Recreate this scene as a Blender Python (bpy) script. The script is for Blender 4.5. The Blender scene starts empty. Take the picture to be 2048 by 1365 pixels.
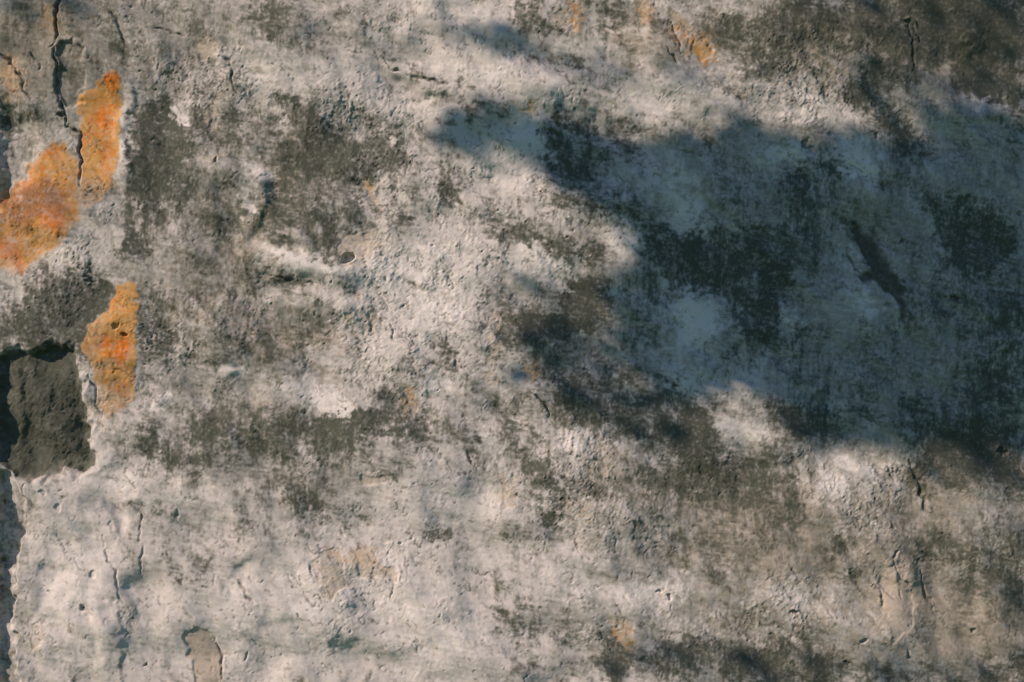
import bpy, math, random
import numpy as np

# ------------------------------------------------------------------ camera, sky, sun, exposure
# wall units: 1 m = 1000 photo pixels; x runs right, z up, the wall faces -y
Z0 = 0.95                                   # height of the frame's lower edge above the ground
FW, FH = 2.048, 1.365
CX, CZ = FW / 2, Z0 + FH / 2
SX, SZ = 1.45, 1.12                         # sun ray: for 1 m towards the wall it runs SX right and SZ down
sc = bpy.context.scene
cam_d = bpy.data.cameras.new('camera'); cam = bpy.data.objects.new('camera', cam_d)
sc.collection.objects.link(cam); sc.camera = cam
cam_d.lens = 50; cam_d.sensor_width = 36; cam_d.sensor_fit = 'HORIZONTAL'
cam_d.clip_start = 0.05; cam_d.clip_end = 2000
DIST = FW * 50 / 36
cam.location = (CX, -DIST, CZ); cam.rotation_euler = (math.pi / 2, 0, 0)

world = bpy.data.worlds.new('World'); sc.world = world; world.use_nodes = True
wn = world.node_tree; wn.nodes.clear()
sky = wn.nodes.new('ShaderNodeTexSky'); sky.sky_type = 'NISHITA'; sky.sun_disc = False
EL = math.atan2(SZ, math.hypot(SX, 1.0)); AZ = math.atan2(-SX, -1.0)      # azimuth from +y towards +x
sky.sun_elevation = EL; sky.sun_rotation = AZ % (2 * math.pi)
sky.altitude = 3000; sky.air_density = 1.0; sky.dust_density = 0.0; sky.ozone_density = 3.6
bg = wn.nodes.new('ShaderNodeBackground'); bg.inputs['Strength'].default_value = 0.092
wo = wn.nodes.new('ShaderNodeOutputWorld')
wn.links.new(sky.outputs[0], bg.inputs[0]); wn.links.new(bg.outputs[0], wo.inputs[0])

sun_d = bpy.data.lights.new('sun', 'SUN'); sun = bpy.data.objects.new('sun', sun_d)
sc.collection.objects.link(sun)
sun_d.energy = 4.0; sun_d.angle = math.radians(0.6); sun_d.color = (1.0, 0.81, 0.675)
from mathutils import Vector
sun.rotation_euler = Vector((SX, 1.0, -SZ)).to_track_quat('-Z', 'Y').to_euler()
sun.location = (-4, -3, 6)
sc.view_settings.view_transform = 'Standard'; sc.view_settings.look = 'None'
sc.view_settings.exposure = 0.38; sc.view_settings.gamma = 1.0
sc.view_settings.use_curve_mapping = False

# ------------------------------------------------------------------ helpers
RNG = np.random.default_rng(7)
def smooth(a, b, x):
    t = np.clip((x - a) / (b - a), 0, 1); return t * t * (3 - 2 * t)

STEP = 2.1                                   # photo pixels per cell in the fine zone
PAD = 240
def axis(lo, hi, out_lo, out_hi):
    core = np.arange(lo, hi + STEP, STEP)
    def tail(start, end):
        pts, s, p = [], STEP, start
        while p < end:
            s *= 1.045; s = min(s, 60); p += s; pts.append(p)
        return np.array(pts)
    left = lo - tail(0, lo - out_lo)[::-1]; right = core[-1] + tail(0, out_hi - core[-1])
    return np.concatenate([left, core, right])
ax = axis(-PAD, 2048 + PAD, -2600, 4700)
ay = axis(-PAD, 1365 + PAD, -1000, 1365 + Z0 * 1000)
NX, NY = len(ax), len(ay)
PX, PY = np.meshgrid(ax, ay)
PX = PX.astype(np.float32); PY = PY.astype(np.float32)
FY, FX = np.meshgrid(np.fft.fftfreq(NY, STEP), np.fft.rfftfreq(NX, STEP), indexing='ij')

def noise(lam, seed, aniso=1.0, ang=0.0, beta=1.0, hi=None):
    """fractal noise: features from about lam pixels downwards; stretched aniso times along ang (degrees, down-right)"""
    r = np.random.default_rng(seed)
    w = np.fft.rfft2(r.standard_normal((NY, NX)).astype(np.float32))
    a = math.radians(ang)
    u = (FX * math.cos(a) + FY * math.sin(a)) * aniso
    v = -FX * math.sin(a) + FY * math.cos(a)
    k = np.sqrt(u * u + v * v) * lam
    f = (k / (1 + k)) ** 2 / (0.35 + k) ** (1 + beta)
    if hi: f = f * np.exp(-(k * hi / lam) ** 2)
    n = np.fft.irfft2(w * f, s=(NY, NX))
    return ((n - n.mean()) / n.std()).astype(np.float32)

def band(lam, seed, aniso=1.0, ang=0.0, width=0.5):
    """noise of about one wavelength"""
    r = np.random.default_rng(seed)
    w = np.fft.rfft2(r.standard_normal((NY, NX)).astype(np.float32))
    a = math.radians(ang)
    u = (FX * math.cos(a) + FY * math.sin(a)) * aniso
    v = -FX * math.sin(a) + FY * math.cos(a)
    k = np.sqrt(u * u + v * v) * lam + 1e-6
    n = np.fft.irfft2(w * np.exp(-(np.log(k) / width) ** 2), s=(NY, NX))
    return (n / n.std()).astype(np.float32)

# warped coordinates give every traced shape a ragged natural edge
WX = PX + 7 * noise(70, 11) + 2.0 * noise(14, 12)
WY = PY + 7 * noise(70, 13) + 2.0 * noise(14, 14)
WX2 = PX + 3 * noise(60, 15, hi=14) + .9 * band(36, 16)
WY2 = PY + 3 * noise(60, 17, hi=14) + .9 * band(36, 18)
WX3 = PX + 8 * band(150, 51) + 2.5 * band(50, 52); WY3 = PY + 8 * band(150, 53) + 2.5 * band(50, 54)

n_crack = band(34, 19)
def win(x0, x1, y0, y1, pad=40):
    i0, i1 = np.searchsorted(ax, [x0 - pad, x1 + pad]); j0, j1 = np.searchsorted(ay, [y0 - pad, y1 + pad])
    return slice(j0, j1), slice(i0, i1)

def splats(rows, power=1.4, calm=False):
    QX, QY = (WX3, WY3) if calm else (WX, WY)
    out = np.zeros((NY, NX), np.float32)
    for cx, cy, rx, ry, ang, s in rows:
        R = max(rx, ry) * 1.9
        sl = win(cx - R, cx + R, cy - R, cy + R)
        a = math.radians(ang); dx = QX[sl] - cx; dy = QY[sl] - cy
        u = (dx * math.cos(a) + dy * math.sin(a)) / rx; v = (-dx * math.sin(a) + dy * math.cos(a)) / ry
        out[sl] += s * np.exp(-0.9 * (u * u + v * v) ** power)
    return out

def poly(pts, soft=3.0, fine=True):
    """1 inside the outline, 0 outside, signed distance softened over soft pixels"""
    pts = np.array(pts, np.float32)
    sl = win(pts[:, 0].min(), pts[:, 0].max(), pts[:, 1].min(), pts[:, 1].max(), 60)
    X, Y = (WX2[sl], WY2[sl]) if fine else (WX[sl], WY[sl])
    d2 = np.full(X.shape, 1e9, np.float32); inside = np.zeros(X.shape, bool)
    n = len(pts)
    for i in range(n):
        ax_, ay_ = pts[i]; bx_, by_ = pts[(i + 1) % n]
        ex, ey = bx_ - ax_, by_ - ay_
        t = np.clip(((X - ax_) * ex + (Y - ay_) * ey) / (ex * ex + ey * ey + 1e-9), 0, 1)
        d2 = np.minimum(d2, (X - ax_ - t * ex) ** 2 + (Y - ay_ - t * ey) ** 2)
        c = ((ay_ > Y) != (by_ > Y)) & (X < (bx_ - ax_) * (Y - ay_) / (by_ - ay_ + 1e-9) + ax_)
        inside ^= c
    d = np.where(inside, 1, -1) * np.sqrt(d2)
    out = np.zeros((NY, NX), np.float32); out[sl] = smooth(-soft, soft, d)
    return out

def lines(rows):
    """V-shaped grooves along polylines: rows of (width, depth, points); returns depth map"""
    out = np.zeros((NY, NX), np.float32)
    for w, dep, pts in rows:
        L = [math.hypot(b[0] - a[0], b[1] - a[1]) for a, b in zip(pts[:-1], pts[1:])]; tot = sum(L); run = 0
        w_ = max(w * .72, 2.0); dep *= .7
        for (x0, y0), (x1, y1), l in zip(pts[:-1], pts[1:], L):
            sl = win(min(x0, x1), max(x0, x1), min(y0, y1), max(y0, y1), w * 3 + 14)
            X, Y = WX2[sl] * .7 + PX[sl] * .3, WY2[sl] * .7 + PY[sl] * .3
            ex, ey = x1 - x0, y1 - y0
            t = np.clip(((X - x0) * ex + (Y - y0) * ey) / (ex * ex + ey * ey + 1e-9), 0, 1)
            d = np.sqrt((X - x0 - t * ex) ** 2 + (Y - y0 - t * ey) ** 2)
            u = (run + t * l) / tot; k = (.45 + .55 * smooth(0, .25, u) * smooth(1, .75, u)) * np.clip(1 + .22 * n_crack[sl], .35, 1.5)
            out[sl] = np.maximum(out[sl], dep * k * smooth(1.3, .1, d / (w_ * k)))
            run += l
    return out

# ------------------------------------------------------------------ what grows and peels on the wall
# dark mould, some rows painted shade: centre x, y, radii, tilt, strength
MOULD_AND_SHADE = [
 # upper left, with the shade in the edge hollow painted dark
 (20,20,60,40,0,.35),(60,60,60,50,0,.25),(140,140,32,70,0,.55),(8,260,16,80,0,.9),(70,230,35,9,0,.5),(40,210,50,22,0,.35),
 (220,40,22,60,-25,.5),(250,95,40,40,40,.4),(308,235,60,60,0,.85),(302,330,50,90,12,.85),(330,290,60,90,20,.7),(285,420,40,70,10,.85),(410,250,70,35,0,.5),
 (440,45,110,40,0,.25),(400,110,60,20,0,.1),(350,330,60,60,0,.55),(500,265,90,45,10,.5),
 # upper middle, with the shadow under the ledge painted in
 (545,35,45,60,30,.75),(560,85,50,30,20,.5),(700,15,25,30,0,.5),(610,90,80,18,25,.35),
 (595,215,70,32,35,.75),(590,300,60,60,10,.65),(650,300,50,60,40,.7),(690,330,80,50,10,.55),(768,285,26,26,0,1.0),(560,400,90,90,0,.45),(440,420,60,110,0,.5),(620,440,90,90,0,.45),
 (740,300,60,30,10,.5),(770,345,60,40,10,.55),(790,420,70,30,30,.4),(720,400,40,60,0,.45),(830,140,70,12,22,.7),(780,120,22,22,0,.5),
 (885,350,20,55,-10,.45),(920,370,18,40,30,.4),(930,205,50,35,15,.45),(975,215,35,40,0,.35),
 # the long stain through the middle, and the painted shadow band below an overhang
 (655,490,26,60,0,.75),(430,480,60,90,0,.45),(580,470,70,60,0,.4),(585,572,90,16,8,.75),(440,590,90,20,-5,.6),
 (580,690,120,60,8,.5),(400,690,120,60,0,.45),(300,650,40,70,0,.6),(320,700,30,30,0,.5),(290,755,25,40,0,.6),(480,840,120,40,-5,.65),(380,850,80,50,0,.55),
 (600,865,110,38,0,.75),(720,860,90,38,-8,1.0),(800,820,50,55,-30,.8),(870,860,60,40,0,.8),(950,880,50,30,20,.6),(1000,860,40,50,0,.45),
 (840,700,18,16,0,.8),(895,715,16,38,-38,.95),(820,740,35,16,30,.75),(930,760,50,18,10,.4),
 (300,890,30,50,0,.5),(350,920,50,34,0,.55),(440,915,60,30,0,.55),(560,900,80,40,0,.5),(400,930,12,40,0,.4),
 (560,960,70,34,15,.6),(625,1010,42,40,0,.6),(690,930,60,30,0,.3),(790,930,60,26,-5,.55),
 # around the dark stone, and shade painted into the recess below it
 (150,590,60,60,0,.65),(205,600,34,40,0,.75),(110,610,30,60,0,.75),(270,495,25,40,-30,.75),(60,668,90,36,0,1.3),(130,690,60,30,0,.9),(95,620,45,70,0,1.2),(165,650,40,50,0,.7),(30,600,30,30,0,.25),
 (100,660,60,60,0,.9),(150,630,60,60,0,.7),(70,600,30,40,0,.5),(20,1050,26,60,0,.5),(8,1120,22,80,0,.45),
 # right of centre, in the sun
 (1090,495,100,22,4,.85),(1050,465,60,22,10,.75),(1150,520,70,14,0,.7),(880,480,30,18,0,.55),(1000,600,60,60,0,.45),
 (1170,575,55,24,10,1.0),(1170,615,60,50,20,1.0),(1130,660,90,26,0,.95),(1040,650,60,40,0,.75),(955,655,26,34,0,.75),(1060,700,90,30,0,.55),(980,570,30,50,0,.35),
 (1120,405,50,20,10,.75),(1040,380,30,40,40,.55),(1080,440,70,20,10,.65),(970,430,60,20,20,.5),(1060,350,30,20,0,.3),
 (1120,740,70,40,0,.5),(1100,790,60,40,30,.65),(1230,770,60,70,15,.7),(1180,830,90,40,10,.7),(1310,800,60,50,30,.65),(1380,850,70,60,40,.75),(1270,860,90,34,0,.8),
 (1400,910,90,40,20,.8),(1040,890,30,50,-30,.7),
 # under the bough's shade
 (1090,270,40,40,30,.7),(1140,340,50,60,40,.85),(1270,285,60,45,20,.75),(1190,300,60,30,0,.45),(1200,400,60,26,20,.6),(1250,440,60,40,30,.5),
 (1380,530,90,70,10,1.15),(1340,490,60,40,20,.8),(1450,480,60,60,0,.7),(1510,590,46,130,-4,.95),(1330,590,60,40,0,.4),(1290,640,20,60,0,.5),(1400,380,60,60,0,.25),
 (1480,360,50,60,0,.35),(1600,370,36,60,0,.65),(1665,335,26,40,-25,.75),(1630,470,60,80,0,.5),(1560,500,40,60,0,.5),(1560,660,50,60,0,.5),(1620,760,50,80,0,.35),
 (1790,270,40,30,30,.75),(1850,310,50,24,25,.6),(1815,340,30,60,0,.4),(1945,475,80,55,38,.5),(1900,580,50,60,0,.4),(1990,600,70,60,0,.45),
 (2010,700,75,130,0,.6),(1950,760,40,90,0,.4),(1980,820,70,80,0,.55),(2040,780,40,200,0,.4),(1860,610,60,40,0,.5),(1740,780,30,120,-10,.35),
 (1720,830,40,40,40,.4),(1630,860,70,34,10,.7),(1590,830,50,34,0,.6),(1550,880,50,30,0,.5),(1860,850,60,50,0,.8),
 (1500,420,250,150,0,.22),(1700,620,220,200,0,.22),(1650,400,160,120,0,.15),(1300,330,150,70,0,.12),(1440,700,150,100,0,.15),
 # upper right corner, its broad splats also carrying lens falloff
 (1060,40,50,24,20,.7),(1100,55,40,16,10,.5),(1210,25,60,40,0,.65),(1290,70,60,40,0,.45),(1330,30,40,50,0,.4),(1450,60,44,36,30,.85),(1515,90,36,60,20,.95),(1160,130,26,26,0,.8),(1200,150,34,40,0,.5),(1185,200,60,40,0,.5),(1130,215,60,20,0,.35),
 (1620,40,60,40,10,.75),(1740,30,60,40,20,.95),(1700,60,80,36,10,.7),(1860,30,80,50,10,1.1),(1880,60,240,100,0,.55),(1620,60,160,60,0,.3),(1960,20,110,60,0,1.1),(1820,70,90,50,0,.5),(1640,100,60,40,0,.4),(1760,110,80,50,0,.5),(1890,90,60,40,0,.6),(1975,140,46,46,0,1.3),(1940,170,40,26,0,.9),(2020,100,40,80,0,.8),(2030,200,50,60,0,.75),
 (1590,130,60,40,30,.5),(1700,180,60,34,20,.65),(1780,160,50,60,0,.55),(1720,200,30,22,0,.75),(1770,240,40,24,30,.7),(1560,50,40,60,0,.5),(1480,150,40,40,30,.4),
 # lower middle and right
 (1090,945,46,26,30,.85),(1070,985,60,30,0,.5),(1195,985,32,32,30,.85),(1130,1000,60,80,0,.4),(1090,1040,30,50,-10,.6),(1320,955,80,34,10,.85),(1400,960,60,40,10,.85),(1300,1000,60,26,0,.4),
 (1480,950,70,60,0,.75),(1560,950,70,60,10,.7),(1440,1060,100,80,0,.4),(1560,1030,80,80,20,.5),(1330,1050,60,40,0,.35),(1400,1120,100,70,0,.35),(1470,1180,60,60,0,.35),
 (1050,1080,40,36,0,.45),(1040,1200,50,60,0,.4),(1060,1250,40,40,0,.4),(1110,1270,60,16,25,.4),(885,1070,40,22,8,.9),(870,1075,30,16,0,.5),(960,1215,50,16,10,.4),(1010,1240,20,60,-10,.4),(690,1020,30,30,0,.25),
 (370,1148,50,22,0,.4),(450,1045,60,40,0,.25),(320,1025,40,20,0,.2),
 (1225,1310,30,46,0,1.2),(1250,1345,60,30,0,.9),(1340,1310,70,26,5,.85),(1430,1310,70,34,0,.9),(1500,1340,80,34,0,.8),(1560,1330,80,44,5,1.0),(1640,1340,70,40,5,1.0),(1590,1280,60,26,5,.65),(1500,1240,60,40,0,.35),
 (1680,1092,24,26,40,.85),(1690,1150,30,22,0,.55),(1850,1090,56,40,10,.7),(1900,1110,50,24,0,.5),(1835,1010,34,60,-10,.55),(1870,950,50,44,0,.85),(1960,920,90,46,0,1.2),(2030,960,40,50,0,.9),(1800,1040,30,20,0,.5),
 (2010,1110,50,80,0,.75),(2040,1180,40,80,0,.7),(1950,1080,50,40,0,.45),(1940,1160,40,40,0,.5),(1960,1220,60,40,0,.35),(2030,1345,60,44,0,1.2),(1960,1350,50,26,0,.6),(1800,1350,50,20,0,.6),(1870,1350,40,20,0,.75),(1740,1340,40,22,0,.75),(1600,1160,60,26,20,.2),
]
# a thin grey film of dirt over wide stretches, with lens falloff and extra shade put into its tone
FILM_FALLOFF = [
 (110,70,200,150,0,.42),(60,300,120,140,0,.3),(240,60,160,90,0,.25),(480,30,220,70,0,.25),(420,340,200,180,0,.30),(560,330,180,150,0,.22),(480,560,220,150,0,.22),(420,720,220,150,0,.30),(560,860,260,110,0,.32),(160,610,150,80,0,.28),
 (1000,330,120,90,0,.05),(1120,620,160,130,0,.28),(1160,760,180,130,0,.28),(1240,300,200,90,0,.22),(1480,480,220,220,0,.24),(1600,680,260,220,0,.16),(1780,420,220,200,0,.18),(1930,600,220,320,0,.42),(1760,790,220,110,0,.22),
 (1800,90,320,140,0,.40),(1340,60,220,70,0,.25),(1560,120,140,110,0,.25),(1340,980,220,80,0,.25),(1480,1060,220,130,0,.25),(1940,980,180,110,0,.35),(1990,1150,150,180,0,.35),(1480,1310,320,70,0,.28),(1960,1330,160,70,0,.3),(1700,1100,240,110,0,.15),(1000,1160,160,120,0,.12),(1080,960,160,100,0,.18),(600,990,160,70,0,.18),(330,1110,200,80,0,.10),(20,1150,50,260,0,.30),
 (60,60,150,130,0,.5),(150,150,90,110,0,.2),(430,460,55,140,0,.35),(590,440,75,95,0,.35),(560,680,120,60,0,.25),(400,660,120,60,0,.2),(480,940,220,50,0,.25),(350,60,160,60,0,.2),(620,50,120,50,0,.2),(700,330,130,80,0,.2),
 (1980,650,120,340,0,.22),(1850,500,120,160,0,.2),(1400,420,200,160,0,.15),(1560,400,160,140,0,.2),(1900,120,200,120,0,.25),(1650,60,160,80,0,.2),(1700,1080,340,200,0,.28),(1900,1200,240,200,0,.25),(1960,1100,160,200,0,.22),(1450,1130,260,170,0,.24),(1300,1200,200,120,0,.12),(1250,1020,140,90,0,.12),(1960,1290,140,80,0,.2),(1100,1080,120,100,0,.1),(1640,880,200,50,0,.15),(1550,520,360,260,0,.16),(1850,650,200,260,0,.16),(1300,330,200,90,0,.15),(2000,80,150,120,0,.25),(1500,1320,300,60,0,.2),
]
# clean bright limewash, and sun patches beside the shade painted brighter
CLEAN_AND_SUN = [
 (620,150,150,30,-5,.5),(520,130,40,70,0,.5),(760,190,60,30,30,.5),(900,30,120,40,0,.6),(960,140,90,40,15,.7),(1090,180,70,40,15,.6),(1370,190,120,50,15,.6),(1280,215,90,30,10,.5),(1590,210,80,36,10,.6),
 (520,345,40,26,35,.8),(498,430,12,80,0,.6),(590,520,100,24,12,.7),(840,600,120,80,30,.9),(900,540,120,70,0,.7),(800,540,110,40,10,.7),(730,730,70,40,0,.5),(1000,330,80,40,25,.7),(1060,400,60,30,0,.3),(1090,535,60,26,20,1.0),(1250,480,36,40,0,.9),(1120,570,40,16,0,.4),
 (465,740,28,18,0,.9),(320,805,18,15,0,1.1),(650,800,70,30,15,.7),(560,780,60,30,10,.4),(870,775,40,14,0,.7),(985,890,40,20,0,.6),(355,225,18,22,0,.9),(250,260,12,70,0,.8),(170,500,80,40,0,.5),
 (1390,640,50,60,0,.7),(1370,760,60,40,20,.6),(1490,760,60,60,0,.4),(1050,270,40,40,20,.7),(1260,340,60,40,0,.4),(1340,330,90,60,0,.5),(1430,420,70,40,0,.4),(1720,330,40,80,-20,.7),(1710,620,60,60,20,.7),(1580,640,20,30,0,.6),(1690,500,26,50,-20,.6),(1880,320,50,60,0,.2),(1770,870,30,50,-30,.6),(1600,300,50,30,0,.5),(1520,320,60,40,0,.4),
 (1490,870,60,40,0,.6),(1700,960,120,50,0,.7),(1640,1000,40,60,0,.6),(1150,900,60,40,0,.6),(1790,1200,50,80,-10,.5),(1580,1180,90,50,0,.6),(1330,1200,110,50,0,.6),(1130,1150,120,70,0,.6),(900,1000,150,60,0,.6),(780,1150,200,90,0,.5),(560,1250,250,120,0,.6),(150,1150,120,200,0,.6),(250,960,60,40,0,.6),(900,1290,120,80,0,.7),(1970,215,50,12,10,.5),(1960,240,30,12,20,.5),(400,990,120,30,0,.6),(1930,1000,60,26,0,.5),(1680,100,60,50,0,.4),(1800,1290,120,40,0,.3),
]
# thin brown wash
BROWN = [
 (40,80,60,60,0,.6),(110,40,40,30,0,.6),(25,160,30,40,0,.7),(560,320,60,60,0,.5),(590,290,40,40,0,.5),(590,680,110,60,5,.6),(500,500,60,70,0,.4),(420,640,120,60,0,.35),(540,860,120,40,0,.4),(380,840,80,30,0,.4),
 (1260,60,60,60,0,.6),(1340,100,80,50,0,.6),(1420,60,60,60,0,.5),(1560,90,80,60,0,.5),(1680,120,80,60,0,.5),(1850,80,150,80,0,.7),(1980,60,100,80,0,.8),(1190,950,60,80,0,.5),(1380,970,80,50,0,.6),(1470,1080,120,90,0,.5),(1600,980,60,50,0,.5),(1850,1000,70,60,0,.5),(1980,1260,110,80,0,.6),(1900,1200,160,140,0,.6),(1700,1120,200,140,0,.45),(1550,1060,140,90,0,.4),(100,120,120,110,0,.5),(400,500,120,160,0,.35),(600,430,90,90,0,.3),(1750,60,220,90,0,.5),(1450,1230,80,50,0,.4),(1560,1300,120,50,0,.5),(1920,940,120,50,0,.6),(2000,850,100,80,0,.5),(1120,690,90,50,0,.4),(1190,480,60,60,0,.3),(1110,700,60,50,0,.5),(350,150,90,50,0,.35),(1250,930,60,50,0,.4),(600,980,70,50,0,.3),
]
# bare tan undercoat that shows through small losses
TAN = [
 (410,95,30,18,0,.9),(440,190,20,30,0,.5),(423,235,9,34,0,1.1),(426,318,11,10,0,1.0),(735,375,14,10,0,1.2),(745,395,10,22,-30,.8),(705,490,34,22,0,.9),(745,490,22,24,0,.6),(745,640,9,30,0,1.0),(700,640,8,14,0,.9),(712,725,14,9,0,.9),(815,785,14,14,0,1.0),(825,812,9,26,-20,1.1),(985,700,10,80,0,.8),(985,640,8,24,0,.8),(1063,750,9,16,0,1.0),(1125,725,26,26,0,.4),
 (1120,35,26,18,30,1.0),(1150,15,12,20,0,.9),(1290,15,14,24,0,.6),(1360,60,30,40,0,.4),(1050,215,26,7,8,.7),(1240,200,34,10,10,.5),(740,962,30,9,0,.9),(668,1118,16,18,0,.9),(730,1118,34,26,20,.9),(790,1142,14,7,0,.7),(700,1160,30,20,0,.4),(1170,1000,24,90,0,.5),(1008,985,22,40,0,.7),(1245,1262,12,34,-10,1.1),(1268,1298,22,9,30,1.0),(1190,1268,8,10,0,.8),(1795,1180,30,80,-8,.8),(1780,1240,30,50,0,.6),(1930,1140,20,30,0,.5),(1500,1220,20,16,0,.5),(1335,1190,10,8,0,.8),(1640,1215,20,8,0,.5),(1950,990,36,20,0,.5),(200,820,16,40,0,.5),(930,1160,20,10,0,.4),(660,915,10,8,0,.7),(70,1270,18,30,0,.5),(520,805,30,6,-5,.7),(45,470,30,60,0,.4),(30,140,20,30,0,.6),(1745,1000,40,20,0,.3),(945,1280,20,20,0,.3),
]
# smaller dark spots and smaller bare spots, among them painted shade and sun patches
DARK2 = [
 (8,230,12,40,0,.8),(60,228,40,6,0,.6),(225,75,18,10,0,.5),(248,110,20,30,0,.5),(282,220,30,25,0,.5),(320,205,25,15,0,.7),(300,265,40,25,0,.7),(350,280,40,30,0,.5),(286,330,24,40,0,.6),(320,350,25,40,0,.6),(300,430,20,30,0,.6),(355,400,25,40,0,.4),
 (560,195,25,12,35,.8),(590,215,25,12,40,.8),(620,240,20,14,40,.8),(640,260,25,20,40,.7),(480,230,30,15,0,.6),(460,280,40,25,0,.4),(600,340,60,25,0,.5),(690,320,50,35,0,.6),(740,330,30,30,0,.6),(770,280,22,22,0,.9),(800,300,20,15,0,.6),
 (660,500,14,40,0,.9),(650,440,20,40,0,.6),(705,420,20,25,0,.6),(790,440,20,25,30,.6),(830,400,20,20,0,.5),(885,360,14,40,-15,.7),(905,390,20,15,0,.5),(978,432,12,10,0,.9),(270,495,18,20,0,.8),(190,575,40,40,0,.6),(130,570,14,10,0,.8),(540,560,70,8,5,.7),(310,600,30,40,0,.6),
 (495,697,12,10,0,.8),(425,725,20,8,20,.6),(660,850,90,25,-5,.6),(740,840,60,25,-20,.7),(770,785,26,18,0,.9),(900,705,10,26,-40,1.0),(870,690,14,14,0,.8),(850,730,20,10,0,.7),(406,935,5,25,0,.9),(345,915,4,25,0,.7),(370,915,4,25,0,.7),(300,890,20,30,0,.6),(565,915,10,12,0,.7),(645,880,8,40,0,.6),(630,1010,25,20,0,.5),(575,985,30,20,30,.5),(885,1070,30,11,6,.8),(350,1150,25,14,0,.4),(940,900,20,30,-30,.6),
 (1040,20,20,30,0,.6),(1100,60,30,8,10,.6),(1210,15,30,20,0,.6),(1235,55,10,10,0,.8),(1320,50,30,20,0,.5),(1460,60,35,25,0,.7),(1520,110,18,50,0,.8),(1550,140,30,25,0,.6),(1155,125,14,14,0,.9),(1090,110,60,10,18,.3),(1600,30,30,20,0,.6),(1720,40,40,25,0,.7),(1870,30,60,30,0,.7),(1960,150,30,35,0,1.1),(1940,120,20,20,0,.9),(2010,180,40,15,0,.9),(1715,198,16,10,0,1.0),(1680,170,40,14,0,.6),(1790,265,30,14,30,.8),(1860,295,40,10,25,.6),(1612,293,16,8,25,1.2),(1665,330,18,22,0,.9),(1590,375,25,35,0,.6),
 (1110,260,35,20,0,.8),(1150,250,40,14,0,.7),(1270,255,50,12,0,.6),(1120,310,20,30,0,.8),(1160,345,30,20,0,.6),(1035,330,14,6,0,.8),(1090,372,20,6,10,.9),(1130,400,30,10,10,.9),(1060,390,14,14,0,.5),(1045,470,20,14,0,.9),(1085,490,40,10,8,.9),(1180,500,50,10,0,.8),(1145,590,30,18,0,1.0),(1165,620,30,30,0,.9),(1100,640,40,10,0,.7),(1060,650,40,30,0,.5),
 (1385,520,40,40,0,.9),(1400,560,40,25,0,.9),(1445,475,20,20,0,.7),(1560,560,40,40,0,.8),(1530,620,30,60,0,.7),(1500,500,30,30,0,.5),(1215,740,30,35,0,.45),(1130,780,18,20,0,.7),(1330,780,25,30,30,.5),(1380,830,40,25,50,.7),(1410,870,30,25,30,.8),(1570,820,20,14,0,.9),(1590,850,30,20,0,.8),(1640,840,25,25,0,.7),(1815,795,12,10,0,1.0),(1830,840,20,40,0,.8),(1880,900,50,25,0,.8),(1960,880,60,30,0,.8),
 (1050,920,12,25,-20,.9),(1095,935,25,12,30,.9),(1065,950,20,12,0,.7),(1195,970,20,18,0,.9),(1295,950,30,15,0,.8),(1370,970,30,20,0,.7),(1420,960,25,25,0,.8),(1600,1000,30,40,-30,.8),(1560,1040,25,14,0,.8),(1680,1090,20,18,40,.9),(1690,1155,16,14,0,.7),(1855,1085,30,20,0,.7),(1880,1110,25,12,0,.7),(1840,960,12,40,-20,.8),(1090,1045,10,25,-15,.8),(1110,1275,30,8,25,.7),(1235,1310,22,35,0,.9),(1380,1290,60,12,0,.7),(1340,1330,60,14,25,.8),(1560,1300,40,20,0,.7),(1620,1330,60,25,5,.7),(1500,1320,40,14,0,.7),(1950,1160,16,14,0,.7),(1805,620,12,40,-15,.9),(1795,580,16,18,0,.9),(1740,520,14,40,-35,.6),
]
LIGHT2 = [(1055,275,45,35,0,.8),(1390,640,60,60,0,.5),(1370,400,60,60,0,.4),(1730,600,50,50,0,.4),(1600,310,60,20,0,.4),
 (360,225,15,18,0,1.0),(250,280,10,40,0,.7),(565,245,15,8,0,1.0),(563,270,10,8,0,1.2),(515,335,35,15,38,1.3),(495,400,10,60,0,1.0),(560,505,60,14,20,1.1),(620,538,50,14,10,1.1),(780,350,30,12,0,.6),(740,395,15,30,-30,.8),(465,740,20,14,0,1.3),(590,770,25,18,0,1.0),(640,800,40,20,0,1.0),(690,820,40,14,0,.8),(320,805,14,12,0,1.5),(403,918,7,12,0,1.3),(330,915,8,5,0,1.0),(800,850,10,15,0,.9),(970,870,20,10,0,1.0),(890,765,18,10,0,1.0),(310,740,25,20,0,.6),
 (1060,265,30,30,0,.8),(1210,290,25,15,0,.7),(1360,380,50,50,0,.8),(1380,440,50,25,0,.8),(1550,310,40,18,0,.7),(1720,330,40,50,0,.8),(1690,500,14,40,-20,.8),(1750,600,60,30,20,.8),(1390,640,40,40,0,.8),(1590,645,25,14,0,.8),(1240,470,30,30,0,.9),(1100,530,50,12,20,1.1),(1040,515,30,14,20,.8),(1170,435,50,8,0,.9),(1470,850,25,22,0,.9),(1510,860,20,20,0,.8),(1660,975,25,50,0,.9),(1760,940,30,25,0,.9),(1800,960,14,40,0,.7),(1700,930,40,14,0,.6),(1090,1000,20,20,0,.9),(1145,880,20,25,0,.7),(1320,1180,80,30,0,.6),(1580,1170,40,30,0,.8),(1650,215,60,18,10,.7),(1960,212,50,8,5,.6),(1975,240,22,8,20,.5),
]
ORANGE_A = [(207,147),(236,144),(241,190),(242,300),(238,336),(222,350),(208,400),(180,418),(163,408),(164,372),(160,300),(158,235),(150,206),(172,182),(192,172)]
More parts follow.
